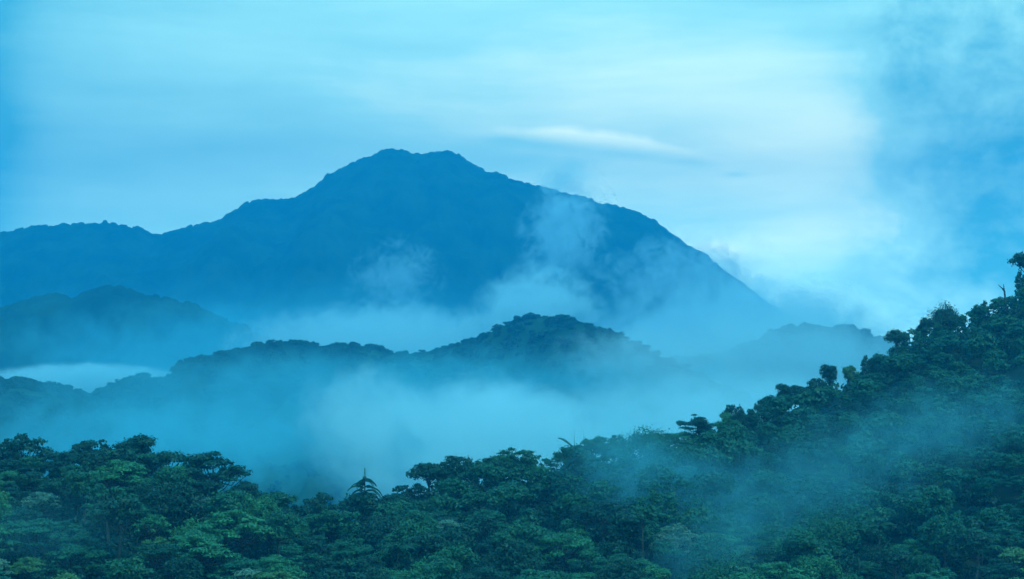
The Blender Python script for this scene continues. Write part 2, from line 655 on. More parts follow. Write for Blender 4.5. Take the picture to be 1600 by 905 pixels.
def scatter_mesh(name, templates, places, mats):
    """One mesh out of many copies: places = (template index, x, y, z, scale xy, scale z, turn, tint)."""
    vs, fs, ts, o = [], [], [], 0
    for (k, x, y, z, sx, sz, a, tint) in places:
        v, f, ct = templates[k]
        c, s = math.cos(a), math.sin(a)
        q = np.empty_like(v)
        q[:, 0] = (v[:, 0] * c - v[:, 1] * s) * sx + x
        q[:, 1] = (v[:, 0] * s + v[:, 1] * c) * sx + y
        q[:, 2] = v[:, 2] * sz + z
        vs.append(q)
        fs.append(f + o)
        ts.append(np.clip(ct * 0.6 + tint, 0, 1))
        o += len(v)
    return mesh_np(name, np.concatenate(vs), np.concatenate(fs), mats, False, np.concatenate(ts))


# ------------------------------------------------------------------ trees of the hillside
R_ = random.Random(5)
trees = []                                                  # dicts: px, t, x, y, z, form, tone, s


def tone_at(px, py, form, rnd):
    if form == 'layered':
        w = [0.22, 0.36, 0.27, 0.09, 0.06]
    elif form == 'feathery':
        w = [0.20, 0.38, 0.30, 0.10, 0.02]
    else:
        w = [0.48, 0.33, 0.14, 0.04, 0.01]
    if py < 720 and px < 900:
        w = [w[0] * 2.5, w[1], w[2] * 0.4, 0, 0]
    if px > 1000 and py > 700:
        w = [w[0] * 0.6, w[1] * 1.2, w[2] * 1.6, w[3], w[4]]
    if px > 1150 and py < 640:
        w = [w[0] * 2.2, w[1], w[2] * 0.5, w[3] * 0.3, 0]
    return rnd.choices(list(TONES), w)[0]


def near_any(x, y, d, lst):
    return any((q['x'] - x) ** 2 + (q['y'] - y) ** 2 < d * d for q in lst)


def ground_z(x, y):
    """Invert the hillside for a world x, y."""
    px = 800 + x / y * FPX
    yc, yn = float(smooth_interp(CREST_Y, px)), float(smooth_interp(NEAR_Y, px))
    t = (y - yn) / (yc - yn)
    if t > 1:
        t = 1 + (y - yc) / 300.0
    return float(ground_point(px, t)[2]), px, t


def add_tree(px, t, form, s, tone=None, label=None, special=False, x=None, y=None, z=None, sz=None):
    if x is None:
        X, Y, Z = ground_point(px, t)
        x, y, z = float(X), float(Y), float(Z)
    d = dict(px=px, t=t, x=x, y=y, z=z, form=form, s=s, sz=sz or s, tone=tone, label=label, special=special, turn=R_.uniform(0, 6.28),
             k=R_.randrange(len(LIB[form])))
    h = LIB[form][d['k']][2] * d['sz']
    d['tpx'], d['tpy'] = to_px((x, y, z + h))
    d['h'] = h
    if tone is None:
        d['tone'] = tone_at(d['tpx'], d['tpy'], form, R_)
    trees.append(d)
    return d


def top_tree(px, py, form, s, tone, label, Y=None, wide=1.0):
    """A tree whose top stands at a photo pixel, on the crest (or at distance Y)."""
    y = Y or float(smooth_interp(CREST_Y, px)) - 3
    p = at(px, py, y)
    gz, _, t = ground_z(p.x, p.y)
    k = R_.randrange(len(LIB[form]))
    H = LIB[form][k][2]
    sz = max(0.35, (p.z - gz) / H)
    s = min(s * (1.5 if px < 1100 else 1.15), 1.2) if s > 0.45 else s * 1.45
    d = add_tree(px, t, form, s, tone, label, True, p.x, p.y, gz, sz)
    return d


SKYLINE = [
    # px, py(top), form, crown scale, tone, label, Y
    (34, 679, 'open', 0.86, 'dark green', 'airy dark tree with sky showing through its crown at the far left crest', 384),
    (-8, 682, 'open', 0.8, 'dark green', 'dark tree cut by the left border beside the airy crest tree', 388),
    (196, 681, 'tufted', 0.95, 'dark green', 'tallest dark tree on the left hill crest, ragged many-headed top', 378),
    (148, 688, 'open', 0.75, 'dark green', 'dark tree with a notched top, just left of the tallest left hill tree', 377),
    (108, 704, 'layered', 0.62, 'dark green', 'low dark tree between the airy tree and the tallest left hill tree', 374),
    (228, 702, 'open', 0.55, 'dark green', 'slim dark tree against the mist right of the tallest left hill tree', 380),
    (262, 705, 'layered', 0.62, 'dark green', 'flat-topped dark tree on the left crest before the lone leaning tree', 372),
    (340, 706, 'layered', 0.86, 'dark green', 'lone dark tree with sweeping tiers at the right end of the left crest', 370),
    (304, 717, 'rounded', 0.42, 'bright green', 'small lighter green treetop tucked behind the lone tiered tree', 380),
    (378, 752, 'layered', 0.5, 'dark green', 'low tiered tree leaning under the lone tree on the left crest', 366),
    (434, 770, 'tufted', 0.6, 'mid green', 'bushy green tree on the falling left crest after the tiered tree', 364),
    (498, 772, 'rounded', 0.62, 'dark green', 'rounded dark tree at the lip of the misty gully', 368),
    (562, 770, 'tufted', 0.72, 'dark green', 'dark ragged tree under the spire palm beside the misty gully', 389),
    (622, 773, 'tufted', 0.6, 'dark green', 'dark tree just right of the spire palm', 396),
    (672, 724, 'tufted', 0.62, 'dark green', 'dark knobbly tree at the left foot of the right hill crest', 404),
    (714, 713, 'rounded', 0.66, 'dark green', 'dark round-headed tree above the misty gully, first big one right of the palm', 408),
    (778, 712, 'tufted', 0.6, 'mid green', 'bluish green tree on the low right hill crest left of the frond palm', 416),
    (812, 700, 'open', 0.58, 'mid green', 'loose tree with sky gaps on the crest left of the frond palm', 420),
    (846, 712, 'open', 0.45, 'mid green', 'small see-through tree beside the frond palm', 424),
    (925, 683, 'tufted', 0.56, 'mid green', 'hazy tree rising right behind the frond palm', 430),
    (965, 680, 'rounded', 0.38, 'mid green', 'narrow hazy treetop between two broader crowns on the crest', 436),
    (1010, 668, 'rounded', 0.62, 'mid green', 'broad hazy tree in the veil of mist on the middle crest', 441),
    (1092, 648, 'layered', 0.6, 'dark green', 'flat spreading dark tree jutting from the middle crest', 455),
    (1146, 633, 'rounded', 0.55, 'dark green', 'rounded dark tree on the crest above the flat spreading tree', 466),
    (1228, 600, 'tufted', 0.52, 'dark green', 'dark knobbly tree halfway up the right crest', 486),
    (1297, 570, 'tufted', 0.62, 'dark green', 'dark dome-shaped tree on the right crest', 503),
    (1356, 556, 'rounded', 0.3, 'dark green', 'tiny round treetop standing clear on the right crest', 521),
    (1402, 516, 'tufted', 0.66, 'dark green', 'pointed dark tree at the step in the right crest', 532),
    (1440, 497, 'tufted', 0.55, 'dark green', 'dark tree between the pointed tree and the round crest tree', 541),
    (1476, 474, 'rounded', 0.62, 'dark green', 'big round dark tree standing out against the sky on the right crest', 550),
    (1538, 470, 'rounded', 0.24, 'dark green', 'tiny dark round treetop below the dead tree', 565),
    (1611, 394, 'tufted', 0.95, 'dark green', 'tall dark tree at the right border, highest on the crest', 580),
    (1597, 424, 'rounded', 0.34, 'dark green', 'small round dark tree beside the tall one at the right border', 577),
]
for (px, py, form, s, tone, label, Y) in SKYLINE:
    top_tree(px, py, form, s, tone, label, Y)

# lower crowns that close the crest between them, and a row just behind it
for row in (0, 1):
    px = -70.0
    while px < 1680:
        yc = float(smooth_interp(CREST_Y, px))
        y = yc - R_.uniform(0, 7) if row == 0 else yc + R_.uniform(5, 11)
        p = at(px, float(smooth_interp(TOPS, px)) + R_.choice((0, 5, 9, 16)) * 380 / yc + (8 if px < 560 else 0) + (4 if row else 0), y)
        gz, _, t = ground_z(p.x, p.y)
        form = R_.choices(list(FORMS), [0.2, 0.28, 0.1, 0.42, 0.0])[0]
        sz = max(0.45, (p.z - gz) / FORMS[form]['H'])
        if not near_any(p.x, p.y, 2.6, trees):
            add_tree(px, t, form, R_.uniform(0.6, 1.0) if px < 1100 else R_.uniform(0.5, 0.76), x=p.x, y=p.y, z=gz, sz=sz)
            trees[-1]['crest'] = row == 0
            trees[-1]['behind'] = row == 1
        px += R_.uniform(4.6, 6.6) * (1.0 if px < 1100 else 0.78) * FPX / yc * (1.4 if row else 1.0)

# the rest of the forest: spaced so that crowns just interlock
cand = 0
FORM_W = {'left': [0.50, 0.10, 0.06, 0.22, 0.12], 'right': [0.24, 0.25, 0.05, 0.34, 0.12]}
while cand < 9000:
    cand += 1
    px = R_.uniform(-70, 1670)
    t = R_.uniform(-0.02, 0.985)
    X, Y, Z = ground_point(px, t)
    x, y, z = float(X), float(Y), float(Z)
    if R_.random() > (y / 560.0) ** 1.0:
        continue
    side = 'left' if px < 560 + (y - 300) * 0.2 else 'right'
    form = R_.choices(list(FORMS), FORM_W[side])[0]
    s = R_.choice((0.62, 0.75, 0.85, 0.95, 1.05)) * R_.uniform(0.92, 1.08)
    if t > 0.88:
        s *= 0.8
    dmin = 7.2 * (0.45 + 0.55 * s)
    if near_any(x, y, dmin, trees):
        continue
    # keep the tops of the crest row at the photographed skyline
    top = float(smooth_interp(TOPS, px))
    H = FORMS[form]['H'] * s
    tp = to_px((x, y, z + H))
    sz = s
    if tp[1] < top + 6:
        need = at(px, top + R_.uniform(6, 16), y).z - z
        sz = max(0.4, need / FORMS[form]['H'])
        s = min(s, sz * 1.1)
    if tp[1] > 945:
        continue
    add_tree(px, t, form, s, x=x, y=y, z=z, sz=sz)

# the ones that show largest are things of their own, the remote rest of the wood is one mass
rest = [d for d in trees if not d['special']]

rest.sort(key=lambda d: d['y'] - (150 if d.get('crest') else 0) + (200 if d.get('behind') else 0))
N_SINGLE = 285 - sum(d['special'] for d in trees)
single = [d for d in trees if d['special']] + rest[:N_SINGLE]
mass = rest[N_SINGLE:]

FORM_WORD = {'layered': 'flat-tiered tree', 'rounded': 'rounded tree', 'open': 'airy tree', 'tufted': 'lumpy tree', 'feathery': 'feathery tree'}
FORM_NAME = {'layered': 'tiered_tree', 'rounded': 'rounded_tree', 'open': 'airy_tree', 'tufted': 'broadleaf_tree', 'feathery': 'feathery_tree'}


def zone(d):
    px, py = d['tpx'], d['tpy']
    if px < 545:
        if py < 770:
            if px < 110: return 'under the airy tree on the left crest'
            if px < 250: return 'under the tallest left crest tree'
            return 'beneath the lone tiered crest tree'
        if py < 830:
            if px < 180: return 'midway down by the left border'
            if px < 360: return 'halfway down below the lone tiered tree'
            return 'on the left slope beside the gully'
        if px < 180: return 'in the lower left corner'
        if px < 360: return 'at the lower edge under the lone tree'
        return 'at the lower edge left of the gully'
    if px < 700:
        if py < 810: return 'around the foot of the spire palm'
        if py < 860: return 'in the dark gully below the spire palm'
        return 'at the lower edge under the spire palm'
    if px < 900:
        if py < 770: return 'just under the crest before the frond palm'
        if py < 830: return 'midway down below the frond palm'
        return 'at the lower edge before the frond palm'
    if px < 1080:
        if py < 760: return 'in thick mist under the middle crest'
        if py < 830: return 'below the mist veil of the middle slope'
        return 'at the lower edge below the mist veil'
    if px < 1250:
        if py < 700: return 'under the flat spreading crest tree'
        if py < 780: return 'in thin mist on the central right slope'
        if py < 840: return 'low on the slope beneath the thin mist'
        return 'at the lower edge beneath the thin mist'
    if px < 1430:
        if py < 660: return 'under the dome-shaped crest tree'
        if py < 740: return 'on the upper slope below the pointed tree'
        if py < 820: return 'on the lower slope beneath the pointed tree'
        return 'at the lower edge beneath the pointed tree'
    if py < 600: return 'high up below the big round crest tree'
    if py < 700: return 'on the slope in the right border mist'
    if py < 790: return 'on the slope below the right border mist'
    if py < 850: return 'low on the slope near the right border'
    return 'in the lower right corner'


ORD = ['first', 'second', 'third', 'fourth', 'fifth', 'sixth', 'seventh', 'eighth', 'ninth', 'tenth', 'eleventh', 'twelfth']
buckets = {}
for d in single:
    if not d['label']:
        d['zone'] = zone(d)
        buckets.setdefault((d['tone'], d['form'], d['zone']), []).append(d)
for (tone, form, zn), ds in buckets.items():
    ds.sort(key=lambda d: d['tpx'])
    base = f"{tone} {FORM_WORD[form]}"
    for i, d in enumerate(ds):
        if len(ds) == 1:
            d['label'] = f"{base} {zn}"
        elif len(ds) == 2:
            d['label'] = f"{('left' if i == 0 else 'right')} of two {base}s {zn}"
        else:
            d['label'] = f"{ORD[min(i, 11)]} {base} from the left {zn}"

for d in single:
    cm, tm, H, R, _ = LIB[d['form']][d['k']]
    e = link(FORM_NAME[d['form']], None)
    e.location = (d['x'], d['y'], d['z'])
    e.rotation_euler = (0, 0, d['turn'])
    e.scale = (d['s'], d['s'], d['sz'])
    tag(e, d['label'], 'tree', 'trees on the skyline crest' if d['special'] else 'trees covering the near hillside')
    c = link('crown', cm, e)
    c.material_slots[0].link = 'OBJECT'
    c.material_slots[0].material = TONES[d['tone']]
    link('trunk', tm, e)

FORM_ID = {'rounded': 0, 'tufted': 1, 'layered': 2, 'open': 3, 'feathery': 3}
pl = [(FORM_ID[d['form']], d['x'], d['y'], d['z'], d['s'], d['sz'], d['turn'], R_.uniform(-0.45, 0.4)) for d in mass]
if pl:
    tag(link('upper_slope_forest', scatter_mesh('upper_slope_forest', FINEFAR, pl, [TONES['mid green']])), 'dark forest massed on the upper part of the right hillside', 'forest', kind='stuff')

# undergrowth between the trunks
rng = np.random.default_rng(3)
UT = []
for k in range(4):
    pp, nn, tt = [], [], []
    for j in range(4):
        c = np.array([rng.uniform(-1.5, 1.5), rng.uniform(-1.5, 1.5), rng.uniform(0.2, 1.6)])
        p, nr = clump_points(rng, c, rng.uniform(0.8, 1.5), rng.uniform(0.5, 0.9), 60, 0.3)
        pp.append(p); nn.append(nr); tt.append(np.clip(rng.normal(0.5, 0.25, 60), 0, 1))
    v, f = leaves(rng, np.concatenate(pp), np.concatenate(nn), 0.36, 1.7)
    UT.append((v, f, np.concatenate(tt)))
pl = []
for k in range(4600):
    px, t = R_.uniform(-90, 1690), R_.uniform(-0.05, 1.04) if k < 3600 else R_.uniform(0.95, 1.04)
    X, Y, Z = ground_point(px, t)
    s = R_.uniform(0.6, 1.3) if k < 3600 else R_.uniform(1.1, 2.0)
    pl.append((k % 4, float(X), float(Y), float(Z) - 0.2, s, s * R_.uniform(0.8, 1.3), R_.uniform(0, 6.28), R_.uniform(0, 0.4)))
tag(link('undergrowth', scatter_mesh('undergrowth', UT, pl, [M_UNDER])), 'tangled green undergrowth between the hillside trees', 'undergrowth', kind='stuff')


# ------------------------------------------------------------------ palms, dead tree
def frond_mesh(seed, L, rise, droop, leaflets=34, wl=0.9, w=0.11):
    """A feather frond: curved midrib with leaflets hanging off both sides; starts at the origin, grows along +X."""
    rg = np.random.default_rng(seed)
    ts = np.linspace(0, 1, 12)
    pts = [np.array([L * t * (1 - 0.12 * t * t), 0, L * (rise * t - droop * t * t)]) for t in ts]
    parts = [tube(pts, [0.07 * (1 - 0.8 * t) for t in ts], 5)]
    vs, n = [], 0
    for i in range(leaflets):
        t = 0.10 + 0.9 * i / leaflets
        p = np.array([np.interp(t, ts, [q[a] for q in pts]) for a in range(3)])
        ln = wl * (0.35 + 0.65 * math.sin(math.pi * min(1, 0.18 + 0.82 * t))) * rg.uniform(0.85, 1.1)
        for sd_ in (-1, 1):
            tip = p + np.array([0.35 * ln, sd_ * ln * 0.72, -0.55 * ln])
            vs += [p + (w, 0, 0), p * 0.5 + tip * 0.5 + (w, 0, 0.06), tip, p * 0.5 + tip * 0.5 - (w, 0, -0.06)]
            n += 1
    parts.append((np.array(vs), np.arange(n * 4).reshape(-1, 4)))
    v, f = join(parts)
    return mesh_np('frond', v, f, [TONES['dark green']], False, rg.random(len(f)))


def palm(name, base, top, fronds, label, seed, spears=(), wl=0.8):
    rg = random.Random(seed)
    e = link(name, None)
    e.location = base
    tag(e, label, 'palm')
    h = top.z - base.z
    lean = top - base
    v, f = tube([(0, 0, -1), (lean.x * 0.3, lean.y * 0.3, h * 0.5), (lean.x, lean.y, h)], [0.2, 0.16, 0.12], 8)
    link('trunk', mesh_np('trunk', v, f, [M_BARK], True), e)
    for (dz, ang, L, rise, droop) in fronds:
        fo = link('frond', frond_mesh(rg.randrange(9999), L, rise, droop, wl=wl), e)
        fo.location = (lean.x * (1 + dz / h), lean.y, h + dz)
        fo.rotation_euler = (0, 0, math.radians(ang))
    for (dz, L, tilt) in spears:
        ts = [(0, 0, 0), (tilt * L * 0.5, 0, L * 0.5), (tilt * L * 1.1, 0, L)]
        v, f = tube(ts, [0.06, 0.045, 0.012], 5)
        sp = link('spear_leaf', mesh_np('spear_leaf', v, f, [TONES['mid green']], True), e)
        sp.location = (lean.x, lean.y, h + dz)
    return e


# spire palm by the gully: tiers of arching fronds under an upright feathery flower spike
b = at(570, 758, 390)
gz = ground_z(b.x, b.y)[0]
FR = []
rp = random.Random(21)
for tier, (dz, L, n) in enumerate(((0.2, 1.5, 4), (-0.7, 2.9, 5), (-1.7, 3.6, 5), (-2.8, 4.0, 6))):
    for j in range(n):
        FR.append((dz + rp.uniform(-0.35, 0.35), 360 * j / n + tier * 27 + rp.uniform(-14, 14), L * rp.uniform(1.0, 1.3), rp.uniform(0.40, 0.70), rp.uniform(0.75, 1.0)))
sp = palm('spire_palm', Vector((b.x, b.y, gz)), b + Vector((0, 0, 1.2)), FR, 'spire palm with tiered arching fronds and an upright plume by the misty gully', 4, wl=0.7)
h_sp = b.z + 1.2 - gz
rg = np.random.default_rng(8)
vs = []
for i in range(110):
    t = rg.random()
    r = 0.34 * (1 - t) ** 0.8 + 0.03
    a = rg.uniform(0, 6.3)
    p = np.array([r * math.cos(a), r * math.sin(a), 2.4 * t])
    dd = np.array([math.cos(a) * 0.10, math.sin(a) * 0.10, 0.26])
    sdv = np.array([-math.sin(a), math.cos(a), 0]) * 0.035
    vs += [p - sdv, p + dd * 0.5 - sdv, p + dd, p + sdv]
pv, pf = np.array(vs), np.arange(110 * 4).reshape(-1, 4)
v, f = join([tube([(0, 0, -0.5), (0.03, 0, 1.3), (0.0, 0, 2.7)], [0.08, 0.05, 0.015], 5), (pv, pf)])
pm = link('plume', mesh_np('plume', v, f, [TONES['pale silvery green']], False, np.full(len(f), 0.4)), sp)
pm.location = (0, 0, h_sp - 0.3)

# palm with one long arching frond on the middle crest
b = at(897, 704, 424)
gz = ground_z(b.x, b.y)[0]
palm('frond_palm', Vector((b.x, b.y, gz)), b,
     [(0.5, 175, 4.0, 1.35, 0.80), (0.0, 200, 4.2, 0.25, 0.55), (-0.6, 160, 4.4, 0.10, 0.5), (0.2, 30, 3.4, 0.75, 0.6), (0.1, 330, 3.2, 0.6, 0.6), (0, 90, 3.0, 0.7, 0.7), (0, 270, 3.0, 0.6, 0.7)],
     'palm with one long frond arching left over the middle crest', 6, spears=((0.3, 4.0, 0.03),))
b = at(913, 700, 428)
gz = ground_z(b.x, b.y)[0]
palm('spear_palm', Vector((b.x, b.y, gz)), b,
     [(0.0, 215, 3.0, 0.6, 0.7), (0.0, 330, 2.6, 0.7, 0.6), (0, 80, 2.8, 0.6, 0.7), (0.1, 150, 2.6, 0.8, 0.7)],
     'palm with a thin bare spear leaf standing upright beside the arching frond', 9, spears=((0.3, 3.8, -0.05),))
# smaller palms in the slope
for (px, py, Y, lab, s_) in ((1004, 822, 350, 'small palm with curved fronds among the crowns below the mist veil', 31),
                             (622, 862, 322, 'small palm with hanging fronds in the dark gully', 33),
                             (1374, 828, 352, 'pale-fronded palm among the crowns of the lower right slope', 37)):
    b = at(px, py, Y)
    gz = ground_z(b.x, b.y)[0]
    rp = random.Random(s_)
    palm('feather_palm', Vector((b.x, b.y, gz)), b + Vector((0, 0, 0.6)),
         [(rp.uniform(-0.3, 0.3), 45 * j + rp.uniform(-12, 12), rp.uniform(2.4, 3.4), rp.uniform(0.5, 0.9), rp.uniform(0.6, 0.8)) for j in range(8)], lab, s_)

# dead tree on the right crest
b = at(1571, 457, 568)
gz = ground_z(b.x, b.y)[0]
dt = link('dead_tree', None)
dt.location = (b.x, b.y, gz)
tag(dt, 'bare forked dead tree standing on the right crest', 'dead tree')
h = b.z - gz
v, f = tube([(0.2, 0, -1), (0.1, 0, h * 0.6), (-0.3, 0, h + 0.5)], [0.4, 0.34, 0.28], 7)
link('trunk', mesh_np('trunk', v, f, [M_DEAD], True), dt)
for pts, rr in (([(-0.25, 0, h + 0.2), (-0.9, 0.1, h + 1.2), (-2.1, 0.2, h + 2.3)], [0.24, 0.18, 0.09]),
                ([(-0.3, 0, h + 0.3), (-0.45, 0.05, h + 1.4), (-0.5, 0.1, h + 2.5)], [0.22, 0.16, 0.07])):
    v, f = tube(pts, rr, 6)
    link('branch', mesh_np('branch', v, f, [M_DEAD], True), dt)


# ------------------------------------------------------------------ far ridges and the mountain
def ridge(name, crest, Y, fall, back, depth, rows, step, seed, mat, rough, canopy=None, skew=None, rag=5.0):
    """A hill with the photographed crest line; spurs run down its near side."""
    pxs = np.arange(crest[0][0], crest[-1][0] + 1, step)
    top = smooth_interp(crest, pxs)
    Yc = Y + (0 if skew is None else smooth_interp(skew, pxs))
    xs = (pxs - 800) / FPX * Yc
    top = top + rag * fbm(pxs / 45.0, pxs * 0 + seed, seed + 2, 4)
    zs = CAM_Z + (HORIZON - top) / FPX * Yc
    vv = np.concatenate([-np.linspace(1, 0, rows) ** 1.25 * depth, np.linspace(0, 1, rows // 4)[1:] * depth * 0.3])
    D, XX = np.meshgrid(vv, xs, indexing='ij')
    ZC = np.broadcast_to(zs, D.shape)
    YC = np.broadcast_to(Yc, D.shape)
    fr = np.clip(-D, 0, None)
    bk = np.clip(D, 0, None)
    nz = fbm(XX / rough, D / (rough * 2.2), seed, 5)
    amp = np.clip(fr / depth * 4, 0, 1)
    Z = ZC - fr * fall * (0.75 + 0.25 * fr / depth) - bk * back + amp * nz * rough * 0.6
    ridge_z = Z
    if canopy:
        Z = Z + cells(XX / canopy, (D - 0.6 * Z) / canopy, seed) * canopy * 0.6 - canopy * 0.35
    Z = np.maximum(Z, -60)
    P = np.stack([XX, YC + D, Z], -1)
    o = link(name, mesh_np(name, P.reshape(-1, 3), grid_faces(*D.shape), [mat], True))
    tag(o, kind='structure')
    return P, rows


MOUNTAIN = [(-420, 420), (-200, 385), (-80, 366), (0, 364), (80, 351), (130, 348), (172, 347), (210, 357), (241, 365), (290, 355), (340, 345), (362, 332),
            (384, 316), (430, 309), (478, 299), (505, 278), (540, 261), (575, 244), (606, 234), (625, 235), (650, 240), (672, 236), (690, 232),
            (712, 240), (735, 255), (756, 268), (785, 274), (815, 284), (840, 293), (880, 300), (905, 306), (945, 318), (985, 332), (1020, 344),
            (1050, 366), (1078, 384), (1105, 400), (1135, 425), (1165, 450), (1195, 472), (1240, 505), (1330, 560), (1500, 640), (1700, 700)]
ridge('mountain', MOUNTAIN, 4600, 0.52, 0.6, 1700, 230, 2.6, 4, M_FARHILL, 260.0, canopy=13.0)
LEFT_RIDGE = [(-420, 560), (-200, 520), (-60, 496), (0, 484), (40, 470), (75, 462), (120, 466), (140, 456), (165, 451), (190, 451), (210, 459), (245, 463), (275, 468),
              (320, 485), (380, 512), (440, 545), (520, 590), (640, 640)]
ridge('left_ridge', LEFT_RIDGE, 2700, 0.5, 0.6, 800, 120, 2.6, 17, M_FARHILL, 150.0, canopy=11.0)
MID_RIDGE = [(-500, 640), (-200, 610), (-60, 590), (0, 597), (40, 592), (70, 600), (110, 610), (150, 612), (200, 595), (232, 590), (262, 588), (280, 570), (325, 556), (350, 548), (400, 540),
             (440, 536), (500, 538), (545, 540), (590, 545), (625, 553), (665, 550), (700, 542), (740, 530), (775, 514), (800, 503),
             (838, 493), (870, 497), (905, 505), (940, 515), (965, 523), (1000, 542), (1040, 562), (1090, 590), (1160, 620), (1300, 660)]
MID_SKEW = [(-500, -180), (0, -160), (250, -120), (330, 0), (1300, 60)]
P1, n1 = ridge('mid_ridge', MID_RIDGE, 1550, 0.5, 0.55, 380, 90, 3.5, 29, M_FARHILL, 90.0, skew=MID_SKEW)
RIGHT_RIDGE = [(900, 620), (1000, 580), (1060, 562), (1100, 556), (1140, 549), (1180, 532), (1215, 516), (1245, 509), (1275, 508), (1300, 513), (1325, 511), (1345, 520),
               (1375, 530), (1420, 545), (1500, 580), (1620, 640)]
P2, n2 = ridge('right_ridge', RIGHT_RIDGE, 2050, 0.5, 0.55, 400, 90, 3.5, 41, M_FARHILL, 110.0)


def ridge_wood(name, P, rows, n, sc, depth_pow, label, seed):
    rd = random.Random(seed)
    pl = []
    R0, C0 = P.shape[0], P.shape[1]
    for k in range(n):
        i = rows - 1 - int((rd.random() ** depth_pow) * (rows - 2)) if rd.random() > 0.06 else rows - 1
        j = rd.randrange(C0)
        x, y, z = P[i, j]
        s = sc * rd.uniform(0.5, 1.05) * (1.45 if rd.random() < 0.08 else 1.0)
        pl.append((rd.randrange(4), x + rd.uniform(-3, 3), y + rd.uniform(-3, 3), z - 7.5 * s - (1.5 if i == rows - 1 else 0), s, s * rd.uniform(0.85, 1.15), rd.uniform(0, 6.28), rd.uniform(0, 0.4)))
    tag(link(name, scatter_mesh(name, COARSE, pl, [M_FARLEAF])), label, 'forest', kind='stuff')


ridge_wood('mid_ridge_forest', P1, n1, 4200, 0.95, 1.15, 'dark forest covering the misty middle ridge', 3)
ridge_wood('right_ridge_forest', P2, n2, 1300, 1.2, 1.3, 'pale hazy forest on the low ridge at right', 4)

# ------------------------------------------------------------------ air: even haze, and banks of fog lying in the valleys
def box_mesh(name, lo, hi, mat):
    (x0, y0, z0), (x1, y1, z1) = lo, hi
    v = [(x0, y0, z0), (x1, y0, z0), (x1, y1, z0), (x0, y1, z0), (x0, y0, z1), (x1, y0, z1), (x1, y1, z1), (x0, y1, z1)]
    f = [(0, 3, 2, 1), (4, 5, 6, 7), (0, 1, 5, 4), (1, 2, 6, 5), (2, 3, 7, 6), (3, 0, 4, 7)]
    return mesh_np(name, v, f, [mat])


m = bpy.data.materials.new('haze_air')
m.use_nodes = True
w = NT(m.node_tree)
pv = w.n('ShaderNodeVolumePrincipled')
pv.inputs['Color'].default_value = c4(0.004, 0.40, 0.76)
pv.inputs['Density'].default_value = HAZE_DENSITY
pv.inputs['Anisotropy'].default_value = 0.0
w.set(w.n('ShaderNodeOutputMaterial').inputs['Volume'], pv.outputs[0])
tag(link('haze', box_mesh('haze', (-6000, -800, -62), (6000, 5300, 720), m)), kind='stuff')


def fog_material(dens, nscale, cut, soft, col, seed, stretch, edge, rag):
    m = bpy.data.materials.new('fog_air')
    m.use_nodes = True
    w = NT(m.node_tree)
    oc = w.n('ShaderNodeTexCoord').outputs['Object']
    r = w.vmath('LENGTH', oc)
    nv = w.vmath('ADD', w.vmath('MULTIPLY', oc, stretch), (seed * 3.7, seed * 1.3, seed * 2.1))
    nz = w.noise(nv, nscale, 6.0, 0.66, 0.8)
    fall = w.math('SUBTRACT', 1.0, r)
    q = w.math('ADD', w.math('MULTIPLY', fall, edge), w.math('MULTIPLY', w.math('SUBTRACT', nz, 0.5), rag))
    d = w.smooth(q, cut, cut + soft)
    d = w.math('MULTIPLY', d, w.smooth(fall, 0.0, 0.22))
    pv = w.n('ShaderNodeVolumePrincipled')
    pv.inputs['Color'].default_value = c4(*col)
    w.set(pv.inputs['Density'], w.math('MULTIPLY', d, dens))
    w.set(w.n('ShaderNodeOutputMaterial').inputs['Volume'], pv.outputs[0])
    return m


def unit_sphere():
    v, f = [], []
    nu, nv = 24, 14
    for i in range(nv + 1):
        th = math.pi * i / nv
        th = min(max(th, 0.02), math.pi - 0.02)
        for j in range(nu):
            a = 2 * math.pi * j / nu
            v.append((math.sin(th) * math.cos(a), math.sin(th) * math.sin(a), math.cos(th)))
    for i in range(nv):
        for j in range(nu):
            f.append((i * nu + j, (i + 1) * nu + j, (i + 1) * nu + (j + 1) % nu, i * nu + (j + 1) % nu))
    caps = [tuple(range(nu))[::-1]]
    return v, f


SV, SF = unit_sphere()


def fog(name, px, py, Y, rx, ry, ry_depth, tau, nscale=1.4, cut=0.25, soft=0.7, col=(0.86, 0.95, 0.98), tilt=0.0, seed=1, edge=1.5, rag=3.0):
    """A bank of fog: centre by view line and distance, half-sizes in photo pixels and depth in metres; tau = optical depth through it."""
    p = at(px, py, Y)
    sx, sz = rx / FPX * Y, ry / FPX * Y
    k = min(sx, sz)
    st = (sx / k, ry_depth / k, sz / k)
    st = tuple(min(q, 5.0) for q in st)
    dens = tau / (1.2 * ry_depth)
    me = bpy.data.meshes.new(name)
    me.from_pydata(SV, [], SF)
    top = [i for i in range(24)]
    me.materials.append(fog_material(dens, nscale, cut, soft, col, seed, st, edge, rag))
    o = link(name, me)
    o.location = p
    o.scale = (sx, ry_depth, sz)
    o.rotation_euler = (0, math.radians(tilt), 0)
    tag(o, kind='stuff')
    return o


